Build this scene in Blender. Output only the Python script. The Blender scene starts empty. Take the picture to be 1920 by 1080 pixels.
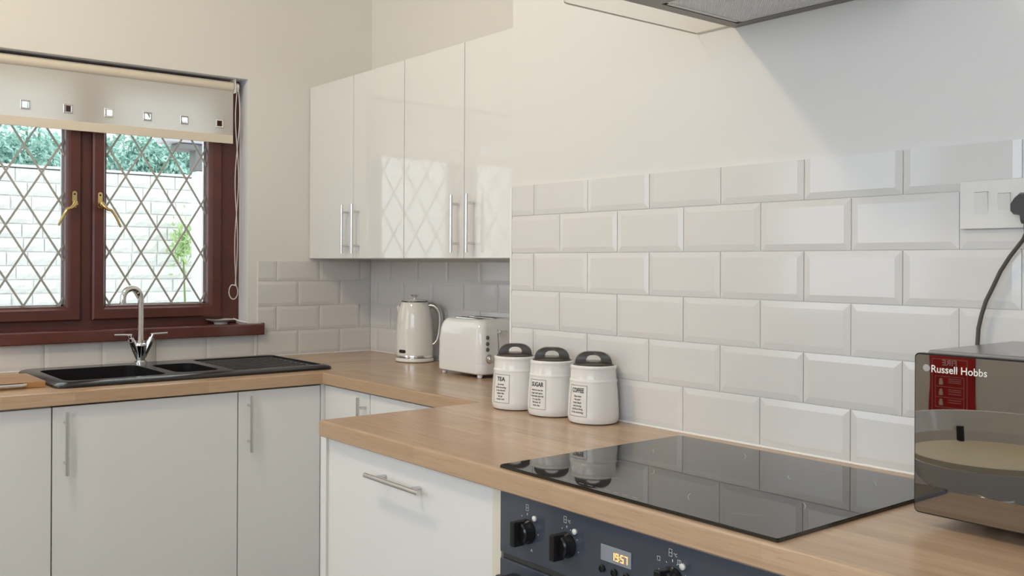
import bpy, bmesh, math, random
from mathutils import Vector, Matrix
random.seed(7)
SC = bpy.context.scene
COL = SC.collection
PI = math.pi

# ------------------------------------------------------------------ camera
F = 1763.95; PX = 814.52; PY = 492.67; TH = .9321; ROL = -.0048; CZ = 1.2964
_R = Vector((math.cos(TH), math.sin(TH), 0)); _F = Vector((-math.sin(TH), math.cos(TH), 0)); _U = Vector((0, 0, 1))
cr = math.cos(ROL)*_R - math.sin(ROL)*_U
cu = math.cos(ROL)*_U + math.sin(ROL)*_R
cam_d = bpy.data.cameras.new('camera'); cam = bpy.data.objects.new('camera', cam_d); COL.objects.link(cam)
M4 = Matrix.Identity(4)
for i in range(3):
    M4[i][0] = cr[i]; M4[i][1] = cu[i]; M4[i][2] = -_F[i]
M4[2][3] = CZ
cam.matrix_world = M4
cam_d.sensor_fit = 'HORIZONTAL'; cam_d.sensor_width = 36; cam_d.lens = F*36/1920
cam_d.shift_x = (960-PX)/1920; cam_d.shift_y = -(540-PY)/1920
cam_d.clip_start = .05
SC.camera = cam

# ------------------------------------------------------------------ world and lights
SC.view_settings.view_transform = 'Standard'; SC.view_settings.look = 'None'
SC.view_settings.exposure = 0.03; SC.view_settings.gamma = 1; SC.view_settings.use_curve_mapping = False
W = bpy.data.worlds.new('world'); SC.world = W; W.use_nodes = True
bg = W.node_tree.nodes['Background']; bg.inputs[0].default_value = (.93, .97, 1, 1); bg.inputs[1].default_value = 1.95

def light(name, kind, loc, energy, color, **k):
    d = bpy.data.lights.new(name, kind); d.energy = energy; d.color = color
    aim = k.pop('aim', None)
    for a, b in k.items(): setattr(d, a, b)
    o = bpy.data.objects.new(name, d); o.location = loc; COL.objects.link(o)
    if aim: o.rotation_euler = (Vector(aim)-Vector(loc)).to_track_quat('-Z', 'Y').to_euler()
    return o
light('ceiling_lamp', 'POINT', (-2.10, .12, 2.9), 38, (1, .82, .54), shadow_soft_size=.07)
light('warm_room_fill', 'POINT', (.6, .1, 2.9), 4, (1, .88, .74), shadow_soft_size=.10)  # added warm fill for the rest of the room, no actual fitting
light('patio_daylight', 'AREA', (.08, -1.34, 1.75), 20, (.66, .82, 1), shape='RECTANGLE', size=2.2, size_y=1.15, aim=(-.35, 1, 1.60))
light('cool_alcove_fill', 'AREA', (-2.75, -1.34, 1.75), 3.8, (.62, .80, 1), shape='RECTANGLE', size=.88, size_y=1.35, aim=(-2.75, 1, 1.55))  # added cool fill to lift the alcove; its wall opening is invented too

# ------------------------------------------------------------------ materials
MATS = {}
def mat(name, col=(.8, .8, .8), rough=.5, metal=0, coat=0, **k):
    if name in MATS: return MATS[name]
    m = bpy.data.materials.new(name); m.use_nodes = True; MATS[name] = m
    b = m.node_tree.nodes['Principled BSDF']
    b.inputs['Base Color'].default_value = (*col, 1); b.inputs['Roughness'].default_value = rough
    b.inputs['Metallic'].default_value = metal; b.inputs['Coat Weight'].default_value = coat
    b.inputs['Coat Roughness'].default_value = k.get('coat_rough', .03)
    if 'ior' in k: b.inputs['IOR'].default_value = k['ior']
    if 'emit' in k:
        b.inputs['Emission Color'].default_value = (*k['emit'], 1); b.inputs['Emission Strength'].default_value = k.get('es', 1)
    if 'trans' in k: b.inputs['Transmission Weight'].default_value = k['trans']
    n, l = m.node_tree.nodes, m.node_tree.links
    tc = n.new('ShaderNodeTexCoord')
    no = n.new('ShaderNodeTexNoise'); no.inputs['Scale'].default_value = k.get('ns', 6); no.inputs['Detail'].default_value = 3
    l.new(tc.outputs['Object'], no.inputs['Vector'])
    v = k.get('var', .03)
    mx = n.new('ShaderNodeMix'); mx.data_type = 'RGBA'
    mx.inputs['A'].default_value = (*[c*(1-v) for c in col], 1); mx.inputs['B'].default_value = (*[min(1, c*(1+v)) for c in col], 1)
    l.new(no.outputs['Fac'], mx.inputs['Factor']); l.new(mx.outputs['Result'], b.inputs['Base Color'])
    if k.get('bump'):
        bn = n.new('ShaderNodeTexNoise'); bn.inputs['Scale'].default_value = k.get('bs', 300); bn.inputs['Detail'].default_value = 2
        l.new(tc.outputs['Object'], bn.inputs['Vector'])
        bp = n.new('ShaderNodeBump'); bp.inputs['Strength'].default_value = k['bump']; bp.inputs['Distance'].default_value = k.get('bd', .001)
        l.new(bn.outputs['Fac'], bp.inputs['Height']); l.new(bp.outputs['Normal'], b.inputs['Normal'])
    return m
def wood(name, axis, c1, c2, c3, rough=.3, bw=.42, bh=.045, grain=1.0):
    m = bpy.data.materials.new(name); m.use_nodes = True; MATS[name] = m
    n, l = m.node_tree.nodes, m.node_tree.links; b = n['Principled BSDF']
    tc = n.new('ShaderNodeTexCoord'); sp = n.new('ShaderNodeSeparateXYZ'); l.new(tc.outputs['Object'], sp.inputs[0])
    ad = n.new('ShaderNodeMath'); ad.operation = 'ADD' if axis == 'X' else 'SUBTRACT'
    o = 'Y' if axis == 'X' else 'X'
    l.new(sp.outputs[o], ad.inputs[0]); l.new(sp.outputs['Z'], ad.inputs[1])
    cb = n.new('ShaderNodeCombineXYZ'); l.new(sp.outputs[axis], cb.inputs['X']); l.new(ad.outputs[0], cb.inputs['Y'])
    br = n.new('ShaderNodeTexBrick'); l.new(cb.outputs[0], br.inputs['Vector'])
    br.inputs['Scale'].default_value = 1; br.inputs['Brick Width'].default_value = bw; br.inputs['Row Height'].default_value = bh
    br.inputs['Mortar Size'].default_value = 0; br.inputs['Color1'].default_value = (0, 0, 0, 1); br.inputs['Color2'].default_value = (1, 1, 1, 1)
    br.offset = .37; br.offset_frequency = 2; br.squash = 1
    mp = n.new('ShaderNodeMapping'); mp.inputs['Scale'].default_value = (3, 60, 60); l.new(cb.outputs[0], mp.inputs[0])
    g = n.new('ShaderNodeTexNoise'); g.inputs['Scale'].default_value = 1; g.inputs['Detail'].default_value = 5; g.inputs['Distortion'].default_value = .6
    l.new(mp.outputs[0], g.inputs['Vector'])
    mp2 = n.new('ShaderNodeMapping'); mp2.inputs['Scale'].default_value = (14, 240, 240); l.new(cb.outputs[0], mp2.inputs[0])
    g2 = n.new('ShaderNodeTexNoise'); g2.inputs['Scale'].default_value = 1; g2.inputs['Detail'].default_value = 2; l.new(mp2.outputs[0], g2.inputs['Vector'])
    m1 = n.new('ShaderNodeMix'); m1.data_type = 'RGBA'; m1.inputs['A'].default_value = (*c1, 1); m1.inputs['B'].default_value = (*c2, 1)
    l.new(br.outputs['Color'], m1.inputs['Factor'])
    rp = n.new('ShaderNodeMapRange'); rp.inputs['From Min'].default_value = .42; rp.inputs['From Max'].default_value = .72; rp.inputs['To Max'].default_value = .7*grain
    l.new(g.outputs['Fac'], rp.inputs['Value'])
    m2 = n.new('ShaderNodeMix'); m2.data_type = 'RGBA'; m2.inputs['B'].default_value = (*c3, 1)
    l.new(m1.outputs['Result'], m2.inputs['A']); l.new(rp.outputs[0], m2.inputs['Factor'])
    rp2 = n.new('ShaderNodeMapRange'); rp2.inputs['From Min'].default_value = .55; rp2.inputs['From Max'].default_value = .75; rp2.inputs['To Max'].default_value = .5*grain
    l.new(g2.outputs['Fac'], rp2.inputs['Value'])
    m3 = n.new('ShaderNodeMix'); m3.data_type = 'RGBA'; m3.inputs['B'].default_value = (*[c*.75 for c in c3], 1)
    l.new(m2.outputs['Result'], m3.inputs['A']); l.new(rp2.outputs[0], m3.inputs['Factor'])
    l.new(m3.outputs['Result'], b.inputs['Base Color']); b.inputs['Roughness'].default_value = rough
    return m
WX = wood('oak_along_x', 'X', (.475, .325, .205), (.58, .405, .27), (.44, .29, .18), .24)
WY = wood('oak_along_y', 'Y', (.475, .325, .205), (.58, .405, .27), (.44, .29, .18), .24)
MAHO = wood('mahogany_y', 'Y', (.095, .028, .022), (.115, .034, .026), (.055, .015, .013), .32, 5, 5, .9)
MAHZ = mat('mahogany_plain', (.10, .030, .024), .32, var=.25, ns=14)
BOARD = wood('board_wood', 'Y', (.46, .25, .10), (.50, .29, .13), (.34, .17, .06), .25, 1, .06)
PAINT = mat('white_wall_paint', (.80, .785, .755), .55, bump=.12, bs=160, bd=.0006, var=.012, ns=2)
PAINT2 = mat('breast_silk_paint', (.76, .75, .735), .36, bump=.08, bs=120, bd=.0005, var=.012, ns=2)
REVEAL = mat('reveal_white', (.86, .87, .90), .5, var=.01)
CEIL = mat('ceiling_white', (.85, .84, .82), .8)
GROUT = mat('grout', (.84, .82, .78), .8, var=.06, ns=60)
TILE = mat('white_glazed_tile', (.735, .725, .715), .11, var=.012, ns=9)
SEAL = mat('white_sealant', (.88, .87, .84), .35)
FLOORM = mat('grey_floor_tile', (.42, .41, .40), .35, var=.15, ns=4)
GLOSS = mat('white_gloss_door', (.82, .815, .805), .045, coat=.2, var=.006)
CREAM = mat('cream_carcass', (.74, .70, .58), .35, var=.01)
DARK = mat('dark_gap', (.06, .055, .05), .7)
STEEL = mat('brushed_steel', (.70, .70, .70), .2, 1, var=.05, ns=90)
CHROME = mat('polished_chrome', (.82, .82, .82), .06, 1, var=.01)
BRASS = mat('polished_brass', (.72, .55, .24), .16, 1, var=.05, ns=40)
BLKP = mat('black_plastic', (.012, .012, .013), .22, var=.1)
PLUGM = mat('dark_grey_plastic', (.045, .043, .05), .38, var=.1)
SINKM = mat('black_composite', (.018, .017, .018), .19, bump=.25, bs=900, bd=.0003, var=.2, ns=400)
HOBM = mat('black_hob_glass', (.012, .011, .010), .03, ior=1.62, var=.02)
HOBE = mat('hob_edge', (.03, .022, .012), .2)
OVENM = mat('black_oven_enamel', (.058, .068, .092), .16, var=.04, coat=.5)
WHT = mat('white_print', (.78, .79, .80), .5)
BLKPR = mat('black_print', (.02, .02, .02), .6)
KETM = mat('cream_enamel', (.85, .84, .80), .10, coat=.4, var=.005)
TOAM = mat('white_enamel', (.86, .86, .86), .12, coat=.4, var=.005)
CERM = mat('white_ceramic', (.84, .83, .81), .12, coat=.3, var=.008)
LIDM = mat('dark_taupe_ceramic', (.050, .037, .029), .30, coat=.15, bump=.4, bs=700, bd=.0004, var=.35, ns=500)
MIRR = mat('mirror_glass_door', (.33, .31, .295), .012, 1, var=.0)
MICB = mat('microwave_case', (.30, .30, .31), .22, .7, var=.03)
SOCK = mat('white_socket_plastic', (.80, .785, .76), .3, var=.005)
CABM = mat('grey_cable', (.085, .072, .062), .45)
HOODM = mat('hood_grey', (.20, .18, .165), .38, .35, var=.03)
TAUPE = mat('orange_digit', (1, .45, .12), .5, emit=(1, .38, .08), es=3.0)
LCD = mat('display_glass', (.27, .30, .34), .12, var=.03)
REDM = mat('red_pouch', (.48, .012, .012), .35, var=.1, ns=12)
STOOLM = mat('white_stool_shell', (.70, .69, .67), .12, coat=.4)
STOOLC = mat('cream_stool_cushion', (.74, .68, .52), .45)
TUBEM = mat('beige_blind_trim', (.77, .70, .585), .6)
STONE = mat('white_painted_stone', (.88, .875, .86), .85, bump=.7, bs=22, bd=.02, var=.05, ns=7)
MORT = mat('pale_mortar', (.74, .74, .72), .95, bump=.5, bs=40, bd=.01)
LEAF = mat('leaf_green', (.48, .84, .66), .5, var=.45, ns=3)
LEAF2 = mat('leaf_lime', (.48, .66, .30), .5, var=.3, ns=6)
GROUND = mat('paving', (.55, .55, .53), .9, var=.15)
UPVC = mat('white_upvc', (.86, .86, .88), .35)
GUTT = mat('grey_gutter', (.20, .19, .20), .5)
SPACER = mat('glazing_spacer', (.70, .71, .73), .3, .8)
LEADM = mat('lead_strip', (.46, .46, .44), .42, .3, var=.1)
# clear glass and translucent blind cloth
m = bpy.data.materials.new('window_glass'); m.use_nodes = True; MATS['glass'] = m
n, l = m.node_tree.nodes, m.node_tree.links; n.remove(n['Principled BSDF'])
tr = n.new('ShaderNodeBsdfTransparent'); gl = n.new('ShaderNodeBsdfGlossy'); gl.inputs['Roughness'].default_value = .01
fr = n.new('ShaderNodeFresnel'); fr.inputs[0].default_value = 1.5; ms = n.new('ShaderNodeMixShader')
tr.inputs[0].default_value = (.97, .985, .98, 1)
ge = n.new('ShaderNodeNewGeometry'); mu = n.new('ShaderNodeMath'); mu.operation = 'MULTIPLY_ADD'; mu.inputs[1].default_value = -1; mu.inputs[2].default_value = 1
l.new(ge.outputs['Backfacing'], mu.inputs[0]); m2_ = n.new('ShaderNodeMath'); m2_.operation = 'MULTIPLY'; l.new(mu.outputs[0], m2_.inputs[0]); l.new(fr.outputs[0], m2_.inputs[1])
l.new(m2_.outputs[0], ms.inputs[0]); l.new(tr.outputs[0], ms.inputs[1]); l.new(gl.outputs[0], ms.inputs[2]); l.new(ms.outputs[0], n['Material Output'].inputs[0])
GLASS = m
m = bpy.data.materials.new('blind_cloth'); m.use_nodes = True
n, l = m.node_tree.nodes, m.node_tree.links; b = n['Principled BSDF']; b.inputs['Base Color'].default_value = (.84, .82, .78, 1); b.inputs['Roughness'].default_value = .8
tl = n.new('ShaderNodeBsdfTranslucent'); tl.inputs[0].default_value = (.88, .88, .88, 1)
ms = n.new('ShaderNodeMixShader'); ms.inputs[0].default_value = .38
wv = n.new('ShaderNodeTexNoise'); wv.inputs['Scale'].default_value = 900; bp = n.new('ShaderNodeBump'); bp.inputs['Strength'].default_value = .2; bp.inputs['Distance'].default_value = .0004
tc = n.new('ShaderNodeTexCoord'); l.new(tc.outputs['Object'], wv.inputs['Vector']); l.new(wv.outputs['Fac'], bp.inputs['Height']); l.new(bp.outputs[0], b.inputs['Normal'])
l.new(b.outputs[0], ms.inputs[1]); l.new(tl.outputs[0], ms.inputs[2]); l.new(ms.outputs[0], n['Material Output'].inputs[0])
CLOTH = m
# hood filter mesh: fine ribbed metal relief
m = mat('filter_mesh', (.88, .89, .92), .5, .15, var=.02)
n, l = m.node_tree.nodes, m.node_tree.links
tc = n.new('ShaderNodeTexCoord'); mp = n.new('ShaderNodeMapping'); mp.inputs['Rotation'].default_value = (0, 0, math.radians(-40)); l.new(tc.outputs['Object'], mp.inputs[0])
wv = n.new('ShaderNodeTexWave'); wv.inputs['Scale'].default_value = 75; l.new(mp.outputs[0], wv.inputs['Vector'])
bp = n.new('ShaderNodeBump'); bp.inputs['Strength'].default_value = .9; bp.inputs['Distance'].default_value = .002; l.new(wv.outputs['Fac'], bp.inputs['Height'])
l.new(bp.outputs[0], n['Principled BSDF'].inputs['Normal'])
FILT = m

# ------------------------------------------------------------------ mesh builder
def wn(o):
    m_ = o.modifiers.new('weighted_normals', 'WEIGHTED_NORMAL'); m_.keep_sharp = True; m_.mode = 'FACE_AREA'
class MB:
    def __init__(s): s.v = []; s.f = []; s.mi = []
    def add(s, vs, fs, mi=0):
        o = len(s.v); s.v += [tuple(v) for v in vs]; s.f += [tuple(i+o for i in f) for f in fs]; s.mi += [mi]*len(fs); return s
    def bm(s, bm, mi=0):
        bm.verts.ensure_lookup_table(); bm.verts.index_update()
        s.add([v.co[:] for v in bm.verts], [[v.index for v in f.verts] for f in bm.faces], mi); bm.free(); return s
    def box(s, x0, x1, y0, y1, z0, z1, bev=0, seg=2, mi=0, rot=None):
        bm = bmesh.new(); bmesh.ops.create_cube(bm, size=1)
        for v in bm.verts: v.co = Vector(((v.co.x+.5)*(x1-x0)+x0, (v.co.y+.5)*(y1-y0)+y0, (v.co.z+.5)*(z1-z0)+z0))
        if bev: bmesh.ops.bevel(bm, geom=bm.edges[:], offset=bev, segments=seg, profile=.5, affect='EDGES')
        if rot: bmesh.ops.transform(bm, matrix=rot, verts=bm.verts)
        return s.bm(bm, mi)
    def prism(s, pts, a0, a1, axis='z', mi=0):
        n = len(pts)
        def mk(p, a): return {'z': (p[0], p[1], a), 'x': (a, p[0], p[1]), 'y': (p[0], a, p[1])}[axis]
        vs = [mk(p, a0) for p in pts]+[mk(p, a1) for p in pts]
        fs = [tuple(range(n))[::-1], tuple(range(n, 2*n))]+[(i, (i+1) % n, n+(i+1) % n, n+i) for i in range(n)]
        return s.add(vs, fs, mi)
    def lathe(s, prof, c, seg=40, mi=0, axis='z', a0=0, a1=2*PI, cap=False):
        full = abs(a1-a0-2*PI) < 1e-6; k = seg if full else seg+1
        vs = []
        for r, h in prof:
            for i in range(k):
                a = a0+(a1-a0)*i/seg; p, q = r*math.cos(a), r*math.sin(a)
                vs.append({'z': (c[0]+p, c[1]+q, c[2]+h), 'x': (c[0]+h, c[1]+p, c[2]+q), 'y': (c[0]+p, c[1]+h, c[2]+q)}[axis])
        fs = []
        for j in range(len(prof)-1):
            for i in range(seg):
                i2 = (i+1) % k
                fs.append((j*k+i, j*k+i2, (j+1)*k+i2, (j+1)*k+i))
        if full:
            if prof[0][0] > 1e-6: fs.append(tuple(range(k))[::-1])
            if prof[-1][0] > 1e-6: fs.append(tuple(range((len(prof)-1)*k, len(prof)*k)))
        return s.add(vs, fs, mi)
    def tube(s, pts, r, seg=12, mi=0, closed=False):
        pts = [Vector(p) for p in pts]; n = len(pts); rs = r if isinstance(r, (list, tuple)) else [r]*n
        up = Vector((0, 0, 1)); vs = []; prev = None
        for i, p in enumerate(pts):
            if closed: t = (pts[(i+1) % n]-pts[i-1])
            else: t = pts[min(i+1, n-1)]-pts[max(i-1, 0)]
            t.normalize()
            if prev is None:
                a = t.cross(up)
                if a.length < .01: a = t.cross(Vector((1, 0, 0)))
            else: a = prev-t*prev.dot(t)
            a.normalize(); b = t.cross(a); prev = a
            for k in range(seg):
                g = 2*PI*k/seg; vs.append(p+(a*math.cos(g)+b*math.sin(g))*rs[i])
        fs = []
        for i in range(n if closed else n-1):
            j = (i+1) % n
            for k in range(seg): fs.append((i*seg+k, i*seg+(k+1) % seg, j*seg+(k+1) % seg, j*seg+k))
        if not closed: fs += [tuple(range(seg))[::-1], tuple(range((n-1)*seg, n*seg))]
        return s.add(vs, fs, mi)
    def sphere(s, c, r, mi=0, sub=1, sc=(1, 1, 1)):
        bm = bmesh.new(); bmesh.ops.create_icosphere(bm, subdivisions=sub, radius=r)
        for v in bm.verts: v.co = Vector((v.co.x*sc[0]+c[0], v.co.y*sc[1]+c[1], v.co.z*sc[2]+c[2]))
        return s.bm(bm, mi)
    def mesh(s, name, mats, base=(0, 0, 0), smooth=35):
        me = bpy.data.meshes.new(name)
        me.from_pydata([(v[0]-base[0], v[1]-base[1], v[2]-base[2]) for v in s.v], [], s.f)
        for mm in (mats if isinstance(mats, (list, tuple)) else [mats]): me.materials.append(mm)
        me.polygons.foreach_set('material_index', s.mi)
        bm = bmesh.new(); bm.from_mesh(me); bmesh.ops.recalc_face_normals(bm, faces=bm.faces); bm.to_mesh(me); bm.free()
        if smooth:
            me.polygons.foreach_set('use_smooth', [True]*len(me.polygons)); me.set_sharp_from_angle(angle=math.radians(smooth))
        me.update(); return me
    def obj(s, name, mats, parent=None, base=None, smooth=35):
        """one mesh object; world coordinates in, stored relative to its own base / its parent's base"""
        b = Vector(base) if base is not None else (wbase(parent) if parent else Vector((0, 0, 0)))
        o = bpy.data.objects.new(name, s.mesh(name, mats, b, smooth)); COL.objects.link(o)
        if smooth: wn(o)
        if parent: o.parent = parent; o.location = b-wbase(parent); o['wb'] = list(b)
        else: o.location = b; o['wb'] = list(b)
        return o
def wbase(o): return Vector(o['wb'])
def tag(o, label, cat, group=None, kind=None):
    if label: o['label'] = label
    if cat: o['category'] = cat
    if group: o['group'] = group
    if kind: o['kind'] = kind
    return o
def thing(name, loc, label, cat, group=None, kind=None):
    o = bpy.data.objects.new(name, None); COL.objects.link(o); o.location = loc; o.empty_display_size = .05
    o['wb'] = list(loc); return tag(o, label, cat, group, kind)
def move_copy(root, loc, label=None):
    """copy of a thing with its parts and sub-parts"""
    r = root.copy(); COL.objects.link(r); r.location = loc; r['wb'] = list(loc)
    if label: r['label'] = label
    for ch in root.children:
        c = ch.copy(); COL.objects.link(c); c.parent = r
        for g in ch.children:
            d = g.copy(); COL.objects.link(d); d.parent = c
    return r
def text_geo(txt, size, extrude=0, align='CENTER', bold=0):
    c = bpy.data.curves.new('t', 'FONT'); c.body = txt; c.size = size; c.align_x = align; c.align_y = 'CENTER'; c.extrude = extrude; c.offset = bold
    c.resolution_u = 3
    o = bpy.data.objects.new('t', c); COL.objects.link(o)
    dg = bpy.context.evaluated_depsgraph_get(); me = bpy.data.meshes.new_from_object(o.evaluated_get(dg))
    r = ([tuple(v.co) for v in me.vertices], [tuple(p.vertices) for p in me.polygons])
    bpy.data.objects.remove(o); bpy.data.meshes.remove(me); bpy.data.curves.remove(c); return r
def bool_obj(mb, ops, name, mats, parent=None, base=None, smooth=35):
    o = mb.obj(name, mats, parent, base, smooth); b = wbase(o); hs = []; o.modifiers.clear()
    for op, cut in ops:
        h = bpy.data.objects.new('cut', cut.mesh('cut', mats, b, 0)); COL.objects.link(h); h.matrix_world = Matrix.Translation(b); hs.append(h)
        md = o.modifiers.new('b', 'BOOLEAN'); md.operation = op; md.object = h; md.solver = 'EXACT'
    bpy.context.view_layer.update()
    dg = bpy.context.evaluated_depsgraph_get()
    me = bpy.data.meshes.new_from_object(o.evaluated_get(dg)); o.modifiers.clear(); o.data = me
    me.name = name
    for h in hs: bpy.data.objects.remove(h)
    wn(o)
    if smooth:
        me.polygons.foreach_set('use_smooth', [True]*len(me.polygons)); me.set_sharp_from_angle(angle=math.radians(smooth))
    return o
def arc(cx, cy, r, a0, a1, n=6): return [(cx+r*math.cos(math.radians(a0+(a1-a0)*i/n)), cy+r*math.sin(math.radians(a0+(a1-a0)*i/n))) for i in range(n+1)]
def rrect(x0, x1, y0, y1, r, n=5): return arc(x1-r, y0+r, r, -90, 0, n)+arc(x1-r, y1-r, r, 0, 90, n)+arc(x0+r, y1-r, r, 90, 180, n)+arc(x0+r, y0+r, r, 180, 270, n)

# ------------------------------------------------------------------ room shell
WA, WC, WB, BX = -3.5, 2.25, 1.7485, -1.99       # window wall x, alcove wall y, breast wall y, breast left edge x
YN, XE, ZC = -1.35, 2.2, 3.0
WT = .91
R0, R1, RZ0, RZ1 = .43, 1.66, 1.0, 2.035         # window reveal
T = .30
a = MB(); a.box(WA-T, WA, YN-.1, R0, 0, ZC); a.box(WA-T, WA, R1, WC+.1, 0, ZC); a.box(WA-T, WA, R0, R1, 0, RZ0); a.box(WA-T, WA, R0, R1, RZ1, ZC)
wl = tag(a.obj('wall_left', PAINT, base=(WA, 0, 0)), 'cream painted wall around the leaded window', 'wall', kind='structure')
rv = MB(); rv.box(WA-.12, WA-.0005, R1-.0015, R1+.001, RZ0, RZ1); rv.box(WA-.12, WA-.0005, R0-.001, R0+.0015, RZ0, RZ1); rv.box(WA-.12, WA-.0005, R0, R1, RZ1-.0015, RZ1+.001)
rv.obj('reveal', REVEAL, wl)
a = MB(); a.box(WA, BX, WC, WC+.1, 0, ZC); wb_ = tag(a.obj('wall_back', PAINT, base=(WA, WC, 0)), 'recessed alcove wall behind the kettle and toaster', 'wall', kind='structure')
a = MB(); a.box(BX, XE, WB, WC+.1, 0, ZC, 0); wr = tag(a.obj('wall_right', PAINT2, base=(BX, WB, 0)), 'projecting wall behind the hob, painted above white tiles', 'wall', kind='structure')
a = MB(); a.box(WA-.3, -3.2, YN-.1, YN, 0, ZC); a.box(-2.3, -1.05, YN-.1, YN, 0, ZC); a.box(-3.2, -2.3, YN-.1, YN, 0, 1.05); a.box(-3.2, -2.3, YN-.1, YN, 2.45, ZC); a.box(1.25, XE, YN-.1, YN, 0, ZC); a.box(-1.05, 1.25, YN-.1, YN, 2.35, ZC); a.box(-1.05, 1.25, YN-.1, YN, 0, 1.15)
tag(a.obj('wall_front', PAINT, base=(0, YN, 0)), 'plain wall opposite the hob, seen only mirrored', 'wall', kind='structure')
a = MB(); a.box(XE, XE+.1, YN-.1, WC+.1, 0, ZC); tag(a.obj('wall_end', PAINT, base=(XE, 0, 0)), 'plain end wall of the kitchen', 'wall', kind='structure')
a = MB(); a.box(WA-.3, XE+.1, YN-.1, WC+.1, -.1, 0); tag(a.obj('floor', FLOORM), 'grey kitchen floor', 'floor', kind='structure')
a = MB(); a.box(WA-.3, XE+.1, YN-.1, WC+.1, ZC, ZC+.1); tag(a.obj('ceiling', CEIL), 'white ceiling', 'ceiling', kind='structure')

# bevelled metro tiles, one object each
TM = {}
def tile_mesh(w, h, bl, br, bt=1, bb=1):
    k = (round(w, 4), round(h, 4), bl, br, bt, bb)
    if k in TM: return TM[k]
    i = .0135; t0, t1 = .0028, .0051
    x0, x1, z0, z1 = 0, w, 0, h
    X0, X1, Z0, Z1 = x0+i*bl, x1-i*br, z0+i*bb, z1-i*bt
    vs = [(x0, 0, z0), (x1, 0, z0), (x1, 0, z1), (x0, 0, z1), (x0, -t0, z0), (x1, -t0, z0), (x1, -t0, z1), (x0, -t0, z1), (X0, -t1, Z0), (X1, -t1, Z0), (X1, -t1, Z1), (X0, -t1, Z1)]
    fs = [(0, 1, 5, 4), (1, 2, 6, 5), (2, 3, 7, 6), (3, 0, 4, 7), (4, 5, 9, 8), (5, 6, 10, 9), (6, 7, 11, 10), (7, 4, 8, 11), (8, 9, 10, 11)]
    me = bpy.data.meshes.new('tile'); me.from_pydata(vs, [], fs); me.materials.append(TILE); me.update(); TM[k] = me
    return me
def tiles(wall, plane, u0, u1, z0, z1, joint0, pitch=.202, bl=1, br=1, bt=1, bb=1, gap=.0017):
    """a course of tiles; plane 'y'=const face towards -y, 'x'=const face towards +x; u runs along the wall"""
    k = math.floor((u0-joint0)/pitch); u = joint0+k*pitch
    while u < u1-.004:
        a0, a1 = max(u, u0), min(u+pitch, u1)
        if a1-a0 > .012:
            w = a1-a0-gap; L = 1 if a0 == u else 0; Rr = 1 if a1 == u+pitch else 0
            o = bpy.data.objects.new('tile', tile_mesh(w, z1-z0-gap, L, Rr, bt, bb)); COL.objects.link(o)
            j = random.uniform(-.0025, .0025); jt = random.uniform(-.003, .003)
            if plane[0] == 'y': p = Vector((a0+gap/2, plane[1], z0+gap/2)); o.rotation_euler = (jt*.5, 0, j*.6)
            else: p = Vector((plane[1], a0+gap/2, z0+gap/2)); o.rotation_euler = (0, jt*.5, PI/2+j*.6)
            o.parent = wall; o.location = p-wbase(wall)
        u += pitch
def grout(wall, x0, x1, y0, y1, z0, z1):
    MB().box(x0, x1, y0, y1, z0, z1).obj('grout', GROUT, wall, smooth=0)
G = .0012
rowsB = [.9115, 1.0149, 1.1180, 1.2211, 1.3242, 1.4273, 1.5110]
for i in range(6):
    tiles(wr, ('y', WB-G), BX+.006, .45, rowsB[i], rowsB[i+1], -1.8965 if i in (1, 3, 5) else -1.7955, bt=0 if i == 5 else 1)
grout(wr, BX, .45, WB-G, WB, WT, 1.511)
MB().box(BX-.002, BX+.006, WB-.007, WB, WT, 1.511, .002).obj('tile_edge_trim', SEAL, wr)
rowsA = [.9115, 1.0125, 1.1145, 1.2176, 1.2998]
for i in range(4):
    jj = .8774 if i in (0, 2) else .9784
    tiles(wl, ('x', WA+G), 1.703, WC-.004, rowsA[i], rowsA[i+1], jj+0 if i in (0, 2) else jj, bt=0 if i == 3 else 1)
tiles(wl, ('x', WA+G), YN+.2, 1.7015, .9115, 1.0015, .8774+.202*4-.202*4, bt=0)
grout(wl, WA, WA+G, 1.703, WC, WT, 1.2998); grout(wl, WA, WA+G, YN+.2, 1.703, WT, 1.0015)
for i in range(4):
    tiles(wb_, ('y', WC-G), WA+.008, BX, rowsA[i], rowsA[i+1], -3.1385 if i in (1, 3) else -3.0383, bt=0 if i == 3 else 1)
grout(wb_, WA, BX, WC-G, WC, WT, 1.2998)
# sealant beads (structure trims)
s = MB(); s.tube([(BX-.002, WB-.008, WT+.0015), (.45, WB-.008, WT+.0015)], .0032, 8)
s.tube([(WA+.009, YN+.2, WT+.001), (WA+.009, WC-.009, WT+.001), (BX, WC-.009, WT+.001)], .0025, 8)
tag(s.obj('trim_1', SEAL), 'thin white sealant bead between worktop and tiles', 'sealant', kind='structure')

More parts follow.
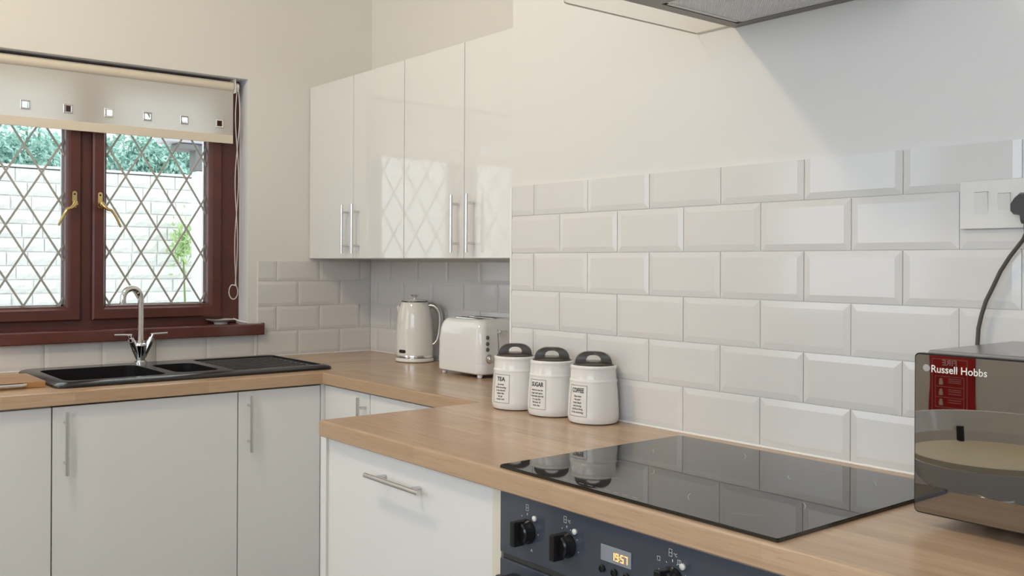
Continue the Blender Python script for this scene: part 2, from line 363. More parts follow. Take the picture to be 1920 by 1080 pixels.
# ------------------------------------------------------------------ window
w = thing('window_1', (WA-.08, 1.045, 1.048), 'mahogany framed leaded window with two casements', 'window', kind='structure')
GX = -3.600                                       # glass plane
FZ0, FZ1 = 1.048, RZ1
fr = MB(); FX0, FX1 = -3.645, -3.580
def bar(mb, y0, y1, z0, z1, x0=FX0, x1=FX1, bev=.005): mb.box(x0, x1, y0, y1, z0, z1, bev, 2)
bar(fr, R0, .515, FZ0, FZ1); bar(fr, 1.577, R1, FZ0, FZ1); bar(fr, 1.022, 1.066, 1.074, 2.004); bar(fr, .50, 1.59, FZ0-.01, 1.079); bar(fr, .50, 1.59, 2.0, FZ1)
fr.obj('frame', MAHZ, w)
def sash(y0, y1, side):
    so = MB(); z0, z1 = 1.076, 2.003; x0, x1 = -3.632, -3.560
    st = .054
    def member(p):                                # mitred chamfered stile: profile swept round the rectangle
        pass
    prof = [(0, x0), (0, x1-.006), (.006, x1), (.040, x1), (.046, x1-.010), (st-.001, x1-.016), (st, x1-.026), (st, x0)]
    rings = []
    for d, x in prof: rings.append([(x, y0+d, z0+d), (x, y1-d, z0+d), (x, y1-d, z1-d), (x, y0+d, z1-d)])
    n = len(rings)
    for i in range(n):
        A, B = rings[i], rings[(i+1) % n]
        for k in range(4):
            so.add([A[k], A[(k+1) % 4], B[(k+1) % 4], B[k]], [(0, 1, 2, 3)])
    sh = so.obj('sash', MAHZ, w, smooth=0)
    gy0, gy1, gz0, gz1 = y0+st, y1-st, z0+st, z1-st
    MB().box(GX-.004, GX, gy0-.008, gy1+.008, gz0-.008, gz1+.008).obj('pane', GLASS, sh, smooth=0)
    sp = MB()
    for (a0, a1, b0, b1) in ((gy0-.004, gy0+.006, gz0, gz1), (gy1-.006, gy1+.004, gz0, gz1), (gy0, gy1, gz0-.004, gz0+.005), (gy0, gy1, gz1-.005, gz1+.004)):
        sp.box(GX-.024, GX-.010, a0, a1, b0, b1)
    sp.obj('glazing_spacer', SPACER, sh)
    MB().box(GX-.028, GX-.025, gy0-.008, gy1+.008, gz0-.008, gz1+.008).obj('pane', GLASS, sh, smooth=0)
    hw = .0037; ty, tz = .1212, .1935
    oy = 1.1369 if side > 0 else .8304; oz = 1.7175 if side > 0 else 1.7135
    import itertools
    for sg in (1, -1):
        for q in range(-12, 13):
            # line: (z-oz) = sg*(tz/ty)*(y-oy-q*ty)
            mm = sg*tz/ty; pts = []
            yy0, yy1 = oy+q*ty+(gz0-oz)/mm, oy+q*ty+(gz1-oz)/mm
            pa, pb = (yy0, gz0), (yy1, gz1)
            if pa[0] > pb[0]: pa, pb = pb, pa
            if pb[0] <= gy0 or pa[0] >= gy1: continue
            def cut(y): return oz+mm*(y-oy-q*ty)
            if pa[0] < gy0: pa = (gy0, cut(gy0))
            if pb[0] > gy1: pb = (gy1, cut(gy1))
            d = Vector((pb[0]-pa[0], pb[1]-pa[1])); L = d.length
            if L < .006: continue
            d /= L; nrm = Vector((-d.y, d.x))*hw
            x0_, x1_ = GX, GX+(.0022 if sg > 0 else .0028)
            P = [(pa[0]+nrm.x, pa[1]+nrm.y), (pa[0]-nrm.x, pa[1]-nrm.y), (pb[0]-nrm.x, pb[1]-nrm.y), (pb[0]+nrm.x, pb[1]+nrm.y)]
            MB().prism(P, x0_, x1_, 'x').obj('lead_strip', LEADM, sh, smooth=0)
    return sh
sash(.516, 1.0235, -1); sash(1.064, 1.576, 1)
def whandle(yc, sg):
    h = MB(); xf = -3.560
    h.prism(rrect(yc-.0085, yc+.0085, 1.492, 1.553, .008), xf, xf+.006, 'x')
    h.lathe([(.0085, 0), (.009, .010), (.007, .020), (.0, .022)], (xf+.006, yc, 1.505), 16, axis='x')
    pts = [(xf+.022, yc, 1.512), (xf+.030, yc+sg*.008, 1.500), (xf+.034, yc+sg*.020, 1.489), (xf+.036, yc+sg*.033, 1.485), (xf+.038, yc+sg*.043, 1.470), (xf+.040, yc+sg*.056, 1.445), (xf+.040, yc+sg*.066, 1.424)]
    h.tube(pts, [.008, .0075, .006, .0052, .005, .0045, .0042], 12)
    o = h.obj('window_handle', BRASS, w)
    MB().lathe([(.0038, 0), (.0038, .0006)], (xf+.006, yc, 1.542), 12, axis='x').obj('screw_hole', BLKPR, o)
whandle(.996, -1); whandle(1.0885, 1)
sl = MB()
sl2 = [(-3.4985, 1.0485), (-3.475, 1.0475), (-3.4695, 1.0455), (-3.467, 1.041), (-3.467, 1.006), (-3.470, 1.0025), (-3.4985, 1.0025)]
sl.prism(sl2, R0-.06, R1+.057, 'y'); sl.box(-3.60, -3.4985, R0+.001, R1-.001, 1.0005, 1.0485)
so = sl.obj('window_sill', mat('mahogany_sill', (.115, .030, .026), .17, var=.2, ns=10, coat=.5), w, smooth=20)
MB().box(-3.4985, -3.4665, R1+.0565, R1+.0595, 1.0015, 1.0495, .0012).obj('end_cap', mat('dark_end_cap', (.05, .028, .02), .4), so)
MB().box(-3.60, -3.502, R1-.012, R1-.002, 1.0485, 1.0525, .001).obj('sill_filler', REVEAL, so)

# ------------------------------------------------------------------ outside
og = MB().box(-12, WA-.3, -4, 7, -.2, -.15).obj('ground', GROUND); tag(og, 'pale paved ground beyond the window', 'ground', kind='structure')
gw = thing('garden_wall', (-8, 1.8, -.15), 'white painted stone block wall beyond the window', 'garden wall', kind='structure')
MB().box(-8.25, -8.03, -1.0, 5.2, -.15, 2.035).obj('mortar', MORT, gw, smooth=0)
blocks = {}
z = 2.045; r = 0
CH = .112
def block_mesh(w, h, k):
    key = (round(w, 2), k)
    if key in blocks: return blocks[key]
    rnd = random.Random(k*7+int(w*100)); nx, nz = 6, 3
    vs = []; fs = []
    for j in range(nz+1):
        for i in range(nx+1):
            e = i in (0, nx) or j in (0, nz)
            vs.append((.0 if e else .022+rnd.uniform(-.009, .012), i/nx*w, j/nz*h+(0 if e else rnd.uniform(-.008, .008))))
    for j in range(nz):
        for i in range(nx): q = j*(nx+1)+i; fs.append((q, q+1, q+nx+2, q+nx+1))
    me = bpy.data.meshes.new('stone_block'); me.from_pydata(vs, [], fs); me.materials.append(STONE); me.update(); blocks[key] = me; return me
while z > .35:
    y = .6+(r*.093) % .2-.25
    while y < 4.4:
        w_ = random.choice((.16, .22, .22, .28, .34))
        o = bpy.data.objects.new('stone_block', block_mesh(w_-.008, CH-.008, random.randint(0, 3))); COL.objects.link(o)
        o.parent = gw; o.location = Vector((-8.028+random.uniform(0, .006), y, z-CH))-wbase(gw); y += w_
    z -= CH; r += 1
cp = MB(); cp.box(-8.27, -8.0, -1.0, 5.2, 2.046, 2.066, .004)
cp.obj('coping', STONE, gw)
def foliage(n, fn, size, m, name, parent, seed=1, flat=.5):
    rnd = random.Random(seed); vs = []; fs = []
    for i in range(n):
        p, dr = fn(rnd); s_ = size*rnd.uniform(.6, 1.4)
        d = Vector(dr)+Vector((rnd.gauss(0, .5), rnd.gauss(0, .5), rnd.gauss(0, .5))); d.normalize()
        q = d.cross(Vector((rnd.gauss(0, 1), rnd.gauss(0, 1), rnd.gauss(0, 1)))); q.normalize(); nn = d.cross(q)
        P = Vector(p); b = len(vs)
        vs += [P, P+d*s_*.45+q*s_*.2+nn*s_*.06, P+d*s_, P+d*s_*.45-q*s_*.2+nn*s_*.06]; fs += [(b, b+1, b+2), (b, b+2, b+3)]
    a = MB(); a.v = [tuple(v) for v in vs]; a.f = fs; a.mi = [0]*len(fs)
    me = bpy.data.meshes.new(name); me.from_pydata([tuple(Vector(v)-wbase(parent)) for v in a.v], [], a.f); me.materials.append(m)
    o = bpy.data.objects.new(name, me); COL.objects.link(o); o.parent = parent; o['kind'] = 'stuff'; o['wb'] = list(wbase(parent)); return o
hd = thing('garden_hedge', (-8.6, 2.2, -.15), 'feathery green hedge rising above the stone wall outside', 'hedge')
clumps = [(-8.80+random.uniform(-.25, .12), random.uniform(-.2, 4.3), random.uniform(1.95, 2.36), random.uniform(.12, .26)) for _ in range(190)]
def hf(rnd):
    c = rnd.choice(clumps); a_, b_ = rnd.uniform(0, 2*PI), rnd.uniform(-.6, 1.3)
    d = Vector((math.cos(a_)*math.cos(b_), math.sin(a_)*math.cos(b_), math.sin(b_)))
    return (c[0]+d.x*c[3], c[1]+d.y*c[3], c[2]+d.z*c[3]*.8), (d.x, d.y, d.z-.9)
foliage(26000, hf, .065, LEAF, 'leaves', hd, 3)
hs = MB()
for i in range(14): hs.tube([(-8.8+random.uniform(-.1, .1), .3+i*.27, -.15), (-8.8, .3+i*.27+random.uniform(-.1, .1), 1.4), (-8.8, .3+i*.27+random.uniform(-.2, .2), 2.7)], [.03, .025, .008], 6)
hs.box(-9.3, -9.15, -.6, 4.6, 1.6, 2.30, .05); hs.obj('stems', mat('hedge_core', (.20, .36, .27), .9), hd)
pl = thing('climbing_plant', (-7.7, 3.1, -.15), 'small lime green plant against the right end of the stone wall', 'plant')
foliage(260, lambda r_: ((-7.8+r_.gauss(0, .04), 3.10+r_.gauss(0, .05), 1.42+r_.gauss(0, .10)), (0, 0, .6)), .06, LEAF2, 'leaves', pl, 5)
MB().tube([(-7.8, 3.1, -.15), (-7.8, 3.12, .8), (-7.78, 3.08, 1.5)], [.012, .01, .004], 6).obj('stem', mat('stem_green', (.2, .28, .1), .7), pl)
pp = thing('porch_post', (-6, 2.49, -.15), 'white post outside with a grey gutter above', 'post')
MB().box(-6.05, -5.96, 2.455, 2.545, -.15, 1.90, .006).obj('post', UPVC, pp)
pg = MB(); pg.box(-6.10, -5.93, 2.32, 2.46, 2.030, 2.075, .015); pg.box(-6.06, -5.95, 2.44, 2.62, 1.90, 2.075, .01); pg.obj('gutter', GUTT, pp)
MB().box(-6.12, -5.92, 2.24, 3.0, 2.076, 2.22, .01).obj('fascia', mat('pale_fascia', (.6, .57, .62), .5), pp)

# ------------------------------------------------------------------ roller blind
rb = thing('roller_blind', (-3.535, 1.045, 1.98), 'white roller blind with a row of square eyelets, half lowered over the window', 'blind')
BXp = -3.535; BY0, BY1, BZ0, BZ1 = .475, 1.609, 1.772, 1.99
ey = [.6755+.1458*i-.1458 for i in range(8)]; ey = [.819+.14625*(i-2) for i in range(8)]
ez = 1.849; eh = .0105
tb = MB(); tb.lathe([(.0195, BY0-.005), (.0195, BY1-.002)], (-3.541, 0, 2.003), 24, axis='y'); tb.obj('roller_tube', TUBEM, rb)
f = MB(); ys = sorted([BY0, BY1]+[e-eh for e in ey if e-eh > BY0]+[e+eh for e in ey if e+eh < BY1]); zs = [BZ0+.032, ez-eh, ez+eh, BZ1]
for i in range(len(ys)-1):
    for j in range(3):
        mid = (ys[i]+ys[i+1])/2
        if j == 1 and any(abs(mid-e) < .002 for e in ey): continue
        f.add([(BXp, ys[i], zs[j]), (BXp, ys[i+1], zs[j]), (BXp, ys[i+1], zs[j+1]), (BXp, ys[i], zs[j+1])], [(0, 1, 2, 3)])
f.obj('blind_fabric', CLOTH, rb, smooth=0)
MB().box(BXp-.003, BXp+.003, BY0, BY1, BZ0, BZ0+.034, .002).obj('hem_bar', TUBEM, rb)
for e in ey:
    if e-eh < BY0: continue
    q = MB(); o_, i_ = .0165, .0105
    for s0, s1, t0, t1 in ((-o_, o_, i_, o_), (-o_, o_, -o_, -i_), (-o_, -i_, -i_, i_), (i_, o_, -i_, i_)):
        q.box(BXp+.0008, BXp+.004, e+s0, e+s1, ez+t0, ez+t1, .0008, 1)
    q.obj('square_eyelet', CHROME, rb)
br_ = MB(); br_.box(-3.57, -3.518, BY1+.001, BY1+.006, 1.975, 2.033, .002); br_.lathe([(.017, BY1+.004), (.017, BY1+.022)], (-3.541, 0, 2.003), 20, axis='y'); br_.obj('bracket', SOCK, rb)
ch = MB()
def strand(ph):
    p = []
    for i in range(0, 82):
        t = i/81; zz = 2.0-t*.80
        amp = .0052*(1-t)+.0045; tw = math.sin(t*9.5+ph)*amp
        if t > .78: tw = math.sin(t*9.5+ph)*amp*1.0
        p.append(Vector((-3.522+math.cos(t*9.5+ph)*.003, 1.6235-.006*t+tw, zz)))
    return p
sA, sB = strand(0), strand(PI)
lp = [Vector((-3.522, 1.6080+.0190*math.sin(a_), 1.176+.030*math.cos(a_))) for a_ in [.35+i*5.58/26 for i in range(27)]]
path = sA+lp+sB[::-1]
d = 0; acc = [path[0]]
L = 0
for i in range(1, len(path)):
    seg = path[i]-path[i-1]; L_ = seg.length
    while L+L_ >= .0052:
        k = (.0052-L)/L_; p_ = path[i-1]+seg*k; ch.sphere(p_, .0027, sub=1); path[i-1] = p_; seg = path[i]-p_; L_ = seg.length; L = 0
        if L_ < 1e-6: break
    L += L_
ch.tube(sA[::3]+lp[::2]+sB[::-3], .0006, 5)
ch.obj('bead_chain', SOCK, rb)
# little dish on the sill
dd = thing('small_dish', (-3.545, 1.565, 1.0488), 'small white dish on the right end of the windowsill', 'dish')
c_ = (-3.535, 1.560, 1.0486)
MB().lathe([(.0, .0), (.026, 0), (.028, .005), (.040, .010), (.058, .016), (.060, .0175), (.058, .018), (.040, .013), (.024, .008), (0, .0075)], c_, 36).obj('dish', CERM, dd)
MB().tube([(-3.505, 1.600, 1.068), (-3.49, 1.632, 1.0560), (-3.476, 1.652, 1.0530)], [.0035, .003, .002], 8).obj('sponge_stick', CERM, dd)

# ------------------------------------------------------------------ worktop
FY = 1.150                                        # front edge of the hob run
pts = [(WA+.001, YN+.02), (-2.880, YN+.02), (-2.880, 1.651), (-2.020, 1.651), (-2.020, FY), (.45, FY), (.45, WB-.001), (BX, WB-.001), (BX, WC-.002), (WA+.001, WC-.002)]
def poly_in(pts, d):                              # offset exposed corner edges inwards a little
    n = len(pts); out = []
    for i in range(n):
        p0, p1, p2 = Vector(pts[i-1]), Vector(pts[i]), Vector(pts[(i+1) % n])
        e0, e1 = (p1-p0).normalized(), (p2-p1).normalized(); n0, n1 = Vector((-e0.y, e0.x)), Vector((-e1.y, e1.x))
        out.append(tuple(p1+(n0+n1)*d/(1+n0.dot(n1))))
    return out
wt = MB(); layers = [(.0025, WT-.040), (0, WT-.0375), (0, WT-.006), (.0018, WT-.0018), (.006, WT)]
n = len(pts); rings = [poly_in(pts, d_) for d_, _ in layers]
vs = []
for (d_, z_), rg in zip(layers, rings): vs += [(p[0], p[1], z_) for p in rg]
fs = [tuple(range(n))[::-1], tuple(range((len(layers)-1)*n, len(layers)*n))]
for j in range(len(layers)-1): fs += [(j*n+i, j*n+(i+1) % n, (j+1)*n+(i+1) % n, (j+1)*n+i) for i in range(n)]
wt.add(vs, fs)
cut = MB().box(-3.40, -2.985, .80, 1.42, WT-.2, WT+.1)
wto = bool_obj(wt, [('DIFFERENCE', cut)], 'worktop', [WX, WY], base=(-2.88, 1.651, WT-.04), smooth=30)
tag(wto, 'continuous oak effect worktop running round the kitchen', 'worktop')
b0 = wbase(wto)
bm = bmesh.new(); bm.from_mesh(wto.data)
bmesh.ops.bisect_plane(bm, geom=bm.verts[:]+bm.edges[:]+bm.faces[:], plane_co=(0, 0, 0), plane_no=(1, 0, 0))
for f_ in bm.faces:
    c_ = f_.calc_center_median()
    f_.material_index = 1 if c_.x <= .0005 and c_.y < .3 else 0
bm.to_mesh(wto.data); bm.free()

# ------------------------------------------------------------------ base cabinets
def bar_handle(parent, p0, p1, off, r=.006, post=None, stand=.030, name='handle', inset=.18):
    """bar from p0 to p1, posts back along off"""
    p0, p1, off = Vector(p0), Vector(p1), Vector(off)
    h = MB(); h.tube([p0, p1], r, 16)
    for t in (inset, 1-inset):
        q = p0+(p1-p0)*t; h.tube([q, q+off*stand], r*.8, 12)
    return h.obj(name, STEEL, parent)
def cab(name, label, base, carc, doors, mats=CREAM, group=None, toe=None, cat='cabinet'):
    t = thing(name, base, label, cat, group)
    c = MB()
    c.box(*carc); c.obj('body', mats, t, smooth=0)
    out = []
    for d_ in doors:
        q = MB().box(*d_, .0022, 2); out.append(q.obj('door', GLOSS, t))
    if toe: MB().box(*toe).obj('plinth', GLOSS, t)
    return t, out
D0 = -2.897; DT = .018; DZ0, DZ1 = .13, .864
def wcab(y0, y1, hy, label, top=.8685):
    t, ds = cab('base_cabinet', label, (-3.2, (y0+y1)/2, 0), (-3.46, D0-DT-.001, y0+.001, y1-.001, .12, top), [(D0-DT, D0, y0+.0018, y1-.0018, DZ0, DZ1)], group=None, toe=(-2.98, -2.965, y0+.001, y1-.001, .0, .12))
    if hy: bar_handle(ds[0], (D0+.032, hy, .851), (D0+.032, hy, .664), (-1, 0, 0))
    return t
wcab(.15, .750, .19, 'white base cabinet left of the sink cabinet, cut by the picture edge')
wcab(.750, 1.342, .786, 'wide white base cabinet under the sink bowls with a long bar handle', .70)
wcab(1.342, 1.655, 1.377, 'narrow white base cabinet under the sink drainer with a bar handle', .72)
wcab(-.45, .15, .11, 'white base cabinet beyond the left picture edge, farthest along the sink run')
AY = 1.670
t, ds = cab('base_cabinet', 'white base cabinet in the inner corner below the toaster, mostly hidden', (-2.7, 2, 0), (-2.90, -2.60, AY+DT+.001, 2.2, .12, .8685), [(-2.893, -2.602, AY, AY+DT, DZ0, DZ1)], toe=(-2.895, -2.60, 1.72, 1.735, 0, .12))
bar_handle(ds[0], (-2.624, AY-.032, .852), (-2.624, AY-.032, .664), (0, 1, 0))
t, ds = cab('base_cabinet', 'white base cabinet right of the inner corner, sliver beneath the alcove worktop', (-2.3, 2, 0), (-2.599, -2.05, AY+DT+.001, 2.2, .12, .8685), [(-2.598, -2.052, AY, AY+DT, DZ0, DZ1)], toe=(-2.599, -2.05, 1.72, 1.735, 0, .12))
MB().box(D0-.02, -2.8945, 1.6555, AY+.016, .12, .8685).obj('corner_post', GLOSS, t)
CY = 1.170
ep = thing('end_panel', (-2.03, 1.4, 0), 'white end panel closing the hob run beside the dishwasher door', 'panel')
MB().box(-2.046, -2.020, CY, 1.668, 0, .8695, .001).obj('panel', GLOSS, ep)
MB().box(-2.0195, -2.008, CY+.006, 1.66, .0, .8695).obj('edge_strip', CREAM, ep)
t, ds = cab('dishwasher', 'white gloss appliance door with a horizontal bar handle left of the oven', (-1.69, 1.4, 0), (-2.004, -1.382, CY+DT+.002, 1.73, .1, .868), [(-2.004, -1.383, CY, CY+DT, DZ0, .866)], cat='appliance', toe=(-2.0, -1.385, 1.23, 1.245, 0, .10))
bar_handle(ds[0], (-1.792, CY-.032, .818), (-1.585, CY-.032, .818), (0, 1, 0), r=.0056)
t = thing('filler_strip', (-1.368, 1.4, 0), 'narrow cream strip between the dishwasher and the oven', 'panel')
MB().box(-1.3795, -1.354, CY-.004, 1.70, .12, .869).obj('strip', CREAM, t)
t, ds = cab('base_cabinet', 'white base cabinet right of the oven below the microwave', (-.45, 1.4, 0), (-.747, -.15, CY+DT+.002, 1.73, .12, .868), [(-.747, -.15, CY, CY+DT, DZ0, .866)], toe=(-.747, -.15, 1.23, 1.245, 0, .12))
t, ds = cab('base_cabinet', 'white base cabinet beyond the right picture edge at the end of the hob run', (.15, 1.4, 0), (-.149, .44, CY+DT+.002, 1.73, .12, .868), [(-.149, .44, CY, CY+DT, DZ0, .866)], toe=(-.149, .44, 1.23, 1.245, 0, .12))

# ------------------------------------------------------------------ oven
ov = thing('built_in_oven', (-1.052, 1.4, .13), 'dark blue black built in oven with knobs and an orange clock under the hob', 'oven')
OX0, OX1, OY = -1.351, -.752, 1.160
MB().box(OX0+.02, OX1-.02, OY+.02, 1.70, .14, .8695).obj('casing', STEEL, ov)
MB().box(OX0, OX1, OY, OY+.02, .752, .8685, .003).obj('control_panel', OVENM, ov)
od = MB(); od.box(OX0, OX1, OY, OY+.022, .16, .742, .003); odo = od.obj('oven_door', OVENM, ov)
MB().box(OX0+.004, OX1-.004, OY+.006, OY+.02, .7425, .7515).obj('vent_gap', DARK, ov)
MB().box(OX0+.10, OX1-.10, OY-.0008, OY, .22, .66).obj('door_window', HOBM, odo)
hh = MB(); hz = .712
hh.tube([(OX0+.035, OY-.034, hz), (OX1-.035, OY-.034, hz)], .013, 16)
for x_ in (OX0+.055, OX1-.055): hh.box(x_-.014, x_+.014, OY-.034, OY-.0005, hz-.012, hz+.012, .003)
hh.obj('door_handle', BLKP, odo)
def knob(xc, zc):
    k = MB(); k.lathe([(.0225, 0), (.0225, -.004), (.0205, -.007), (.0195, -.020), (.017, -.0225), (0, -.023)], (xc, OY-.0006, zc), 32, axis='y')
    k.box(xc-.0065, xc+.0065, OY-.038, OY-.012, zc-.0225, zc+.0225, .0022)
    ko = k.obj('knob', BLKP, ov)
    MB().lathe([(.0050, 0), (.0050, -.003), (.003, -.0045), (0, -.0048)], (xc+.020, OY-.0003, zc+.0275), 16, axis='y').obj('indicator_light', mat('lamp_lens', (.75, .74, .70), .2), ov)
for xc in (-1.274, -1.1725, -.943): knob(xc, .808)
pr = MB()
def ptext(mb, s, x, z, size, y=OY-.0005, flip=False, bold=0):
    v_, f_ = text_geo(s, size, bold=bold); mb.add([(x+(-a_[0] if flip else a_[0]), y, z+a_[1]) for a_ in v_], f_)
def pbox(mb, x0, x1, z0, z1, y=OY-.0005): mb.add([(x0, y, z0), (x1, y, z0), (x1, y, z1), (x0, y, z1)], [(0, 1, 2, 3)])
def pframe(mb, x, z, w_, h_, t_=.0006, y=OY-.0005):
    pbox(mb, x-w_/2, x+w_/2, z-h_/2, z-h_/2+t_, y); pbox(mb, x-w_/2, x+w_/2, z+h_/2-t_, z+h_/2, y); pbox(mb, x-w_/2, x-w_/2+t_, z-h_/2, z+h_/2, y); pbox(mb, x+w_/2-t_, x+w_/2, z-h_/2, z+h_/2, y)
for i, xc in enumerate((-1.274, -1.1725, -.943)):
    pbox(pr, xc-.0007, xc+.0007, .8375, .8415)
    pframe(pr, xc-(.004 if i else 0), .851, .0065, .0115); pbox(pr, xc-.003-(.004 if i else 0), xc+.003-(.004 if i else 0), .8505, .8511)
    if i: ptext(pr, '°C', xc+.0055, .849, .007)
    for a_ in range(7 if i else 5):
        g = math.radians(-150+a_*(60 if not i else 42)); pbox(pr, xc+.029*math.sin(g)-.0007, xc+.029*math.sin(g)+.0007, .808+.029*math.cos(g)-.0009, .808+.029*math.cos(g)+.0009)
pframe(pr, -.970, .8365, .006, .007); pframe(pr, -.930, .840, .007, .007); pbox(pr, -.9303, -.9297, .8365, .8435)
v_, f_ = text_geo('A', .008); pr.add([(-1.262+p[0], OY-.0005, .776+p[1]) for p in v_], f_)
pr.obj('panel_markings', WHT, ov, smooth=0)['kind'] = 'stuff'
ds_ = MB(); ds_.box(-1.092, -1.0255, OY-.0015, OY, .8035, .8305, .0008); dso = ds_.obj('clock_display', LCD, ov)
dg_ = MB(); SEG = {'1': 'bc', '9': 'abcdfg', '5': 'acdfg', '7': 'abc'}
def digit(c, x, z, w_=.0062, h_=.0125, t_=.0013):
    y = OY-.0022; S = SEG[c]
    if 'a' in S: pbox(dg_, x, x+w_, z+h_-t_, z+h_, y)
    if 'g' in S: pbox(dg_, x, x+w_, z+h_/2-t_/2, z+h_/2+t_/2, y)
    if 'd' in S: pbox(dg_, x, x+w_, z, z+t_, y)
    if 'b' in S: pbox(dg_, x+w_-t_, x+w_, z+h_/2, z+h_, y)
    if 'c' in S: pbox(dg_, x+w_-t_, x+w_, z, z+h_/2, y)
    if 'f' in S: pbox(dg_, x, x+t_, z+h_/2, z+h_, y)
    if 'e' in S: pbox(dg_, x, x+t_, z, z+h_/2, y)
digit('1', -1.0672, .8095); digit('9', -1.0585, .8095); digit('5', -1.0475, .8095); digit('7', -1.0390, .8095)
for zz in (.8128, .8168): pbox(dg_, -1.0504, -1.0493, zz, zz+.0012, OY-.0022)
dg_.obj('clock_digits', TAUPE, dso, smooth=0)
for xb in (-1.088, -1.0615, -1.035): 
    bo = MB().lathe([(.0062, 0), (.0062, -.004), (.0045, -.0045), (.0045, -.003), (0, -.003)], (xb, OY-.0004, .7895), 20, axis='y').obj('button', BLKP, ov)

# ------------------------------------------------------------------ hob
HX0, HX1, HY0, HY1 = -1.3535, -.7635, 1.1620, 1.6850
hb = thing('ceramic_hob', (-1.058, 1.42, WT), 'black glass ceramic hob set in the worktop', 'hob')
MB().prism(rrect(HX0, HX1, HY0, HY1, .004, 3), WT+.0003, WT+.0058, 'z').obj('glass', HOBM, hb, smooth=20)
MB().prism(rrect(HX0-.0012, HX1+.0012, HY0-.0012, HY1+.0012, .004, 3), WT+.0003, WT+.0046, 'z').obj('edge', HOBE, hb, smooth=20)
mk = MB()
def arcmark(cx, cy, r, a0, a1, w_=.0011):
    o_ = arc(cx, cy, r, a0, a1, 16); i_ = arc(cx, cy, r-w_, a0, a1, 16)
    for k in range(16): mk.add([(*o_[k], WT+.00595), (*o_[k+1], WT+.00595), (*i_[k+1], WT+.00595), (*i_[k], WT+.00595)], [(0, 1, 2, 3)])
for (cx, cy, r) in ((-1.20, 1.305, .075), (-1.20, 1.555, .09), (-.915, 1.305, .09), (-.915, 1.555, .072)):
    for a0 in (20, 110, 200, 290): arcmark(cx, cy, r, a0, a0+32)
for k in range(9): mk.box(-1.20+k*.02, -1.20+k*.02+.012, 1.1755, 1.1765, WT+.0058, WT+.0059)
mk.obj('zone_markings', mat('hob_print', (.42, .44, .46), .4), hb, smooth=0)['kind'] = 'stuff'

# ------------------------------------------------------------------ cooker hood
hd = thing('cooker_hood', (-1.06, 1.748, 1.8115), 'grey extractor hood with a flat glass canopy above the hob', 'cooker hood')
bo = bool_obj(MB().box(-1.2602, -.8600, 1.275, WB-.0005, 1.8115, 1.872, .002), [('DIFFERENCE', MB().box(-1.232, -.888, 1.4725, 1.720, 1.80, 1.817))], 'body', HOODM, hd)
MB().box(-1.18, -.94, 1.46, WB-.001, 1.872, ZC-.001, .002).obj('chimney', STEEL, hd)
for y0, y1 in ((1.4745, 1.7185),):
    fo = MB(); x0, x1 = -1.230, -.890
    for (a0, a1, b0, b1) in ((x0, x1, y0, y0+.010), (x0, x1, y1-.010, y1), (x0, x0+.010, y0, y1), (x1-.010, x1, y0, y1)): fo.box(a0, a1, b0, b1, 1.8122, 1.8165, .0008, 1)
    fr_ = fo.obj('filter', mat('filter_frame', (.62, .62, .62), .4, .3), hd)
    MB().box(x0+.008, x1-.008, y0+.008, y1-.008, 1.8135, 1.816).obj('filter_grid', FILT, fr_)
gp = arc(-1.3600+.03, 1.312+.03, .03, 180, 270, 6)+arc(-.7600-.03, 1.312+.03, .03, 270, 360, 6)+[(-.7600, WB-.003), (-1.3600, WB-.003)]
cg = bpy.data.materials.new('canopy_glass'); cg.use_nodes = True; n_, l_ = cg.node_tree.nodes, cg.node_tree.links; n_.remove(n_['Principled BSDF'])
tr = n_.new('ShaderNodeBsdfTransparent'); tr.inputs[0].default_value = (.985, .985, .975, 1); gl = n_.new('ShaderNodeBsdfGlossy'); gl.inputs['Roughness'].default_value = .02
ff = n_.new('ShaderNodeFresnel'); ff.inputs[0].default_value = 1.22; ms = n_.new('ShaderNodeMixShader')
ge = n_.new('ShaderNodeNewGeometry'); mu = n_.new('ShaderNodeMath'); mu.operation = 'MULTIPLY_ADD'; mu.inputs[1].default_value = -1; mu.inputs[2].default_value = 1
l_.new(ge.outputs['Backfacing'], mu.inputs[0]); m2_ = n_.new('ShaderNodeMath'); m2_.operation = 'MULTIPLY'; l_.new(mu.outputs[0], m2_.inputs[0]); l_.new(ff.outputs[0], m2_.inputs[1]); l_.new(m2_.outputs[0], ms.inputs[0]); l_.new(tr.outputs[0], ms.inputs[1]); l_.new(gl.outputs[0], ms.inputs[2]); l_.new(ms.outputs[0], n_['Material Output'].inputs[0])
EDG = mat('glass_edge', (.46, .43, .35), .3)
gm = MB().prism(gp, 1.8168, 1.8202, 'z')
gm.mi = [0, 0]+[1]*(len(gm.f)-2)
bool_obj(gm, [('DIFFERENCE', MB().box(-1.2605, -.8597, 1.2745, WB+.01, 1.80, 1.84))], 'glass_canopy', [cg, EDG], hd, smooth=20)

# ------------------------------------------------------------------ wall cabinets
UZ0, UZ1, UY = 1.3105, 2.031, 1.940
def ucab(x0, x1, label, hx):
    t = thing('wall_cabinet', ((x0+x1)/2, 2.1, UZ0), label, 'cabinet')
    MB().box(x0+.0005, x1-.0005, UY+DT+.0005, WC-.001, UZ0, UZ1, .001).obj('body', mat('white_carcass', (.80, .79, .76), .3), t, smooth=0)
    mid = (x0+x1)/2
    for (a0, a1), h_ in zip(((x0, mid), (mid, x1)), hx):
        d_ = MB().box(a0+.0014, a1-.0014, UY, UY+DT, UZ0+.0015, UZ1-.0015, .0018, 2).obj('door', GLOSS, t)
        if h_: bar_handle(d_, (h_, UY-.034, 1.522), (h_, UY-.034, 1.331), (0, 1, 0), r=.0058, inset=.155)
    return t
ucab(-3.4985, -2.8000, 'white gloss wall cabinet in the corner beside the window', (-3.1785, -3.1035))
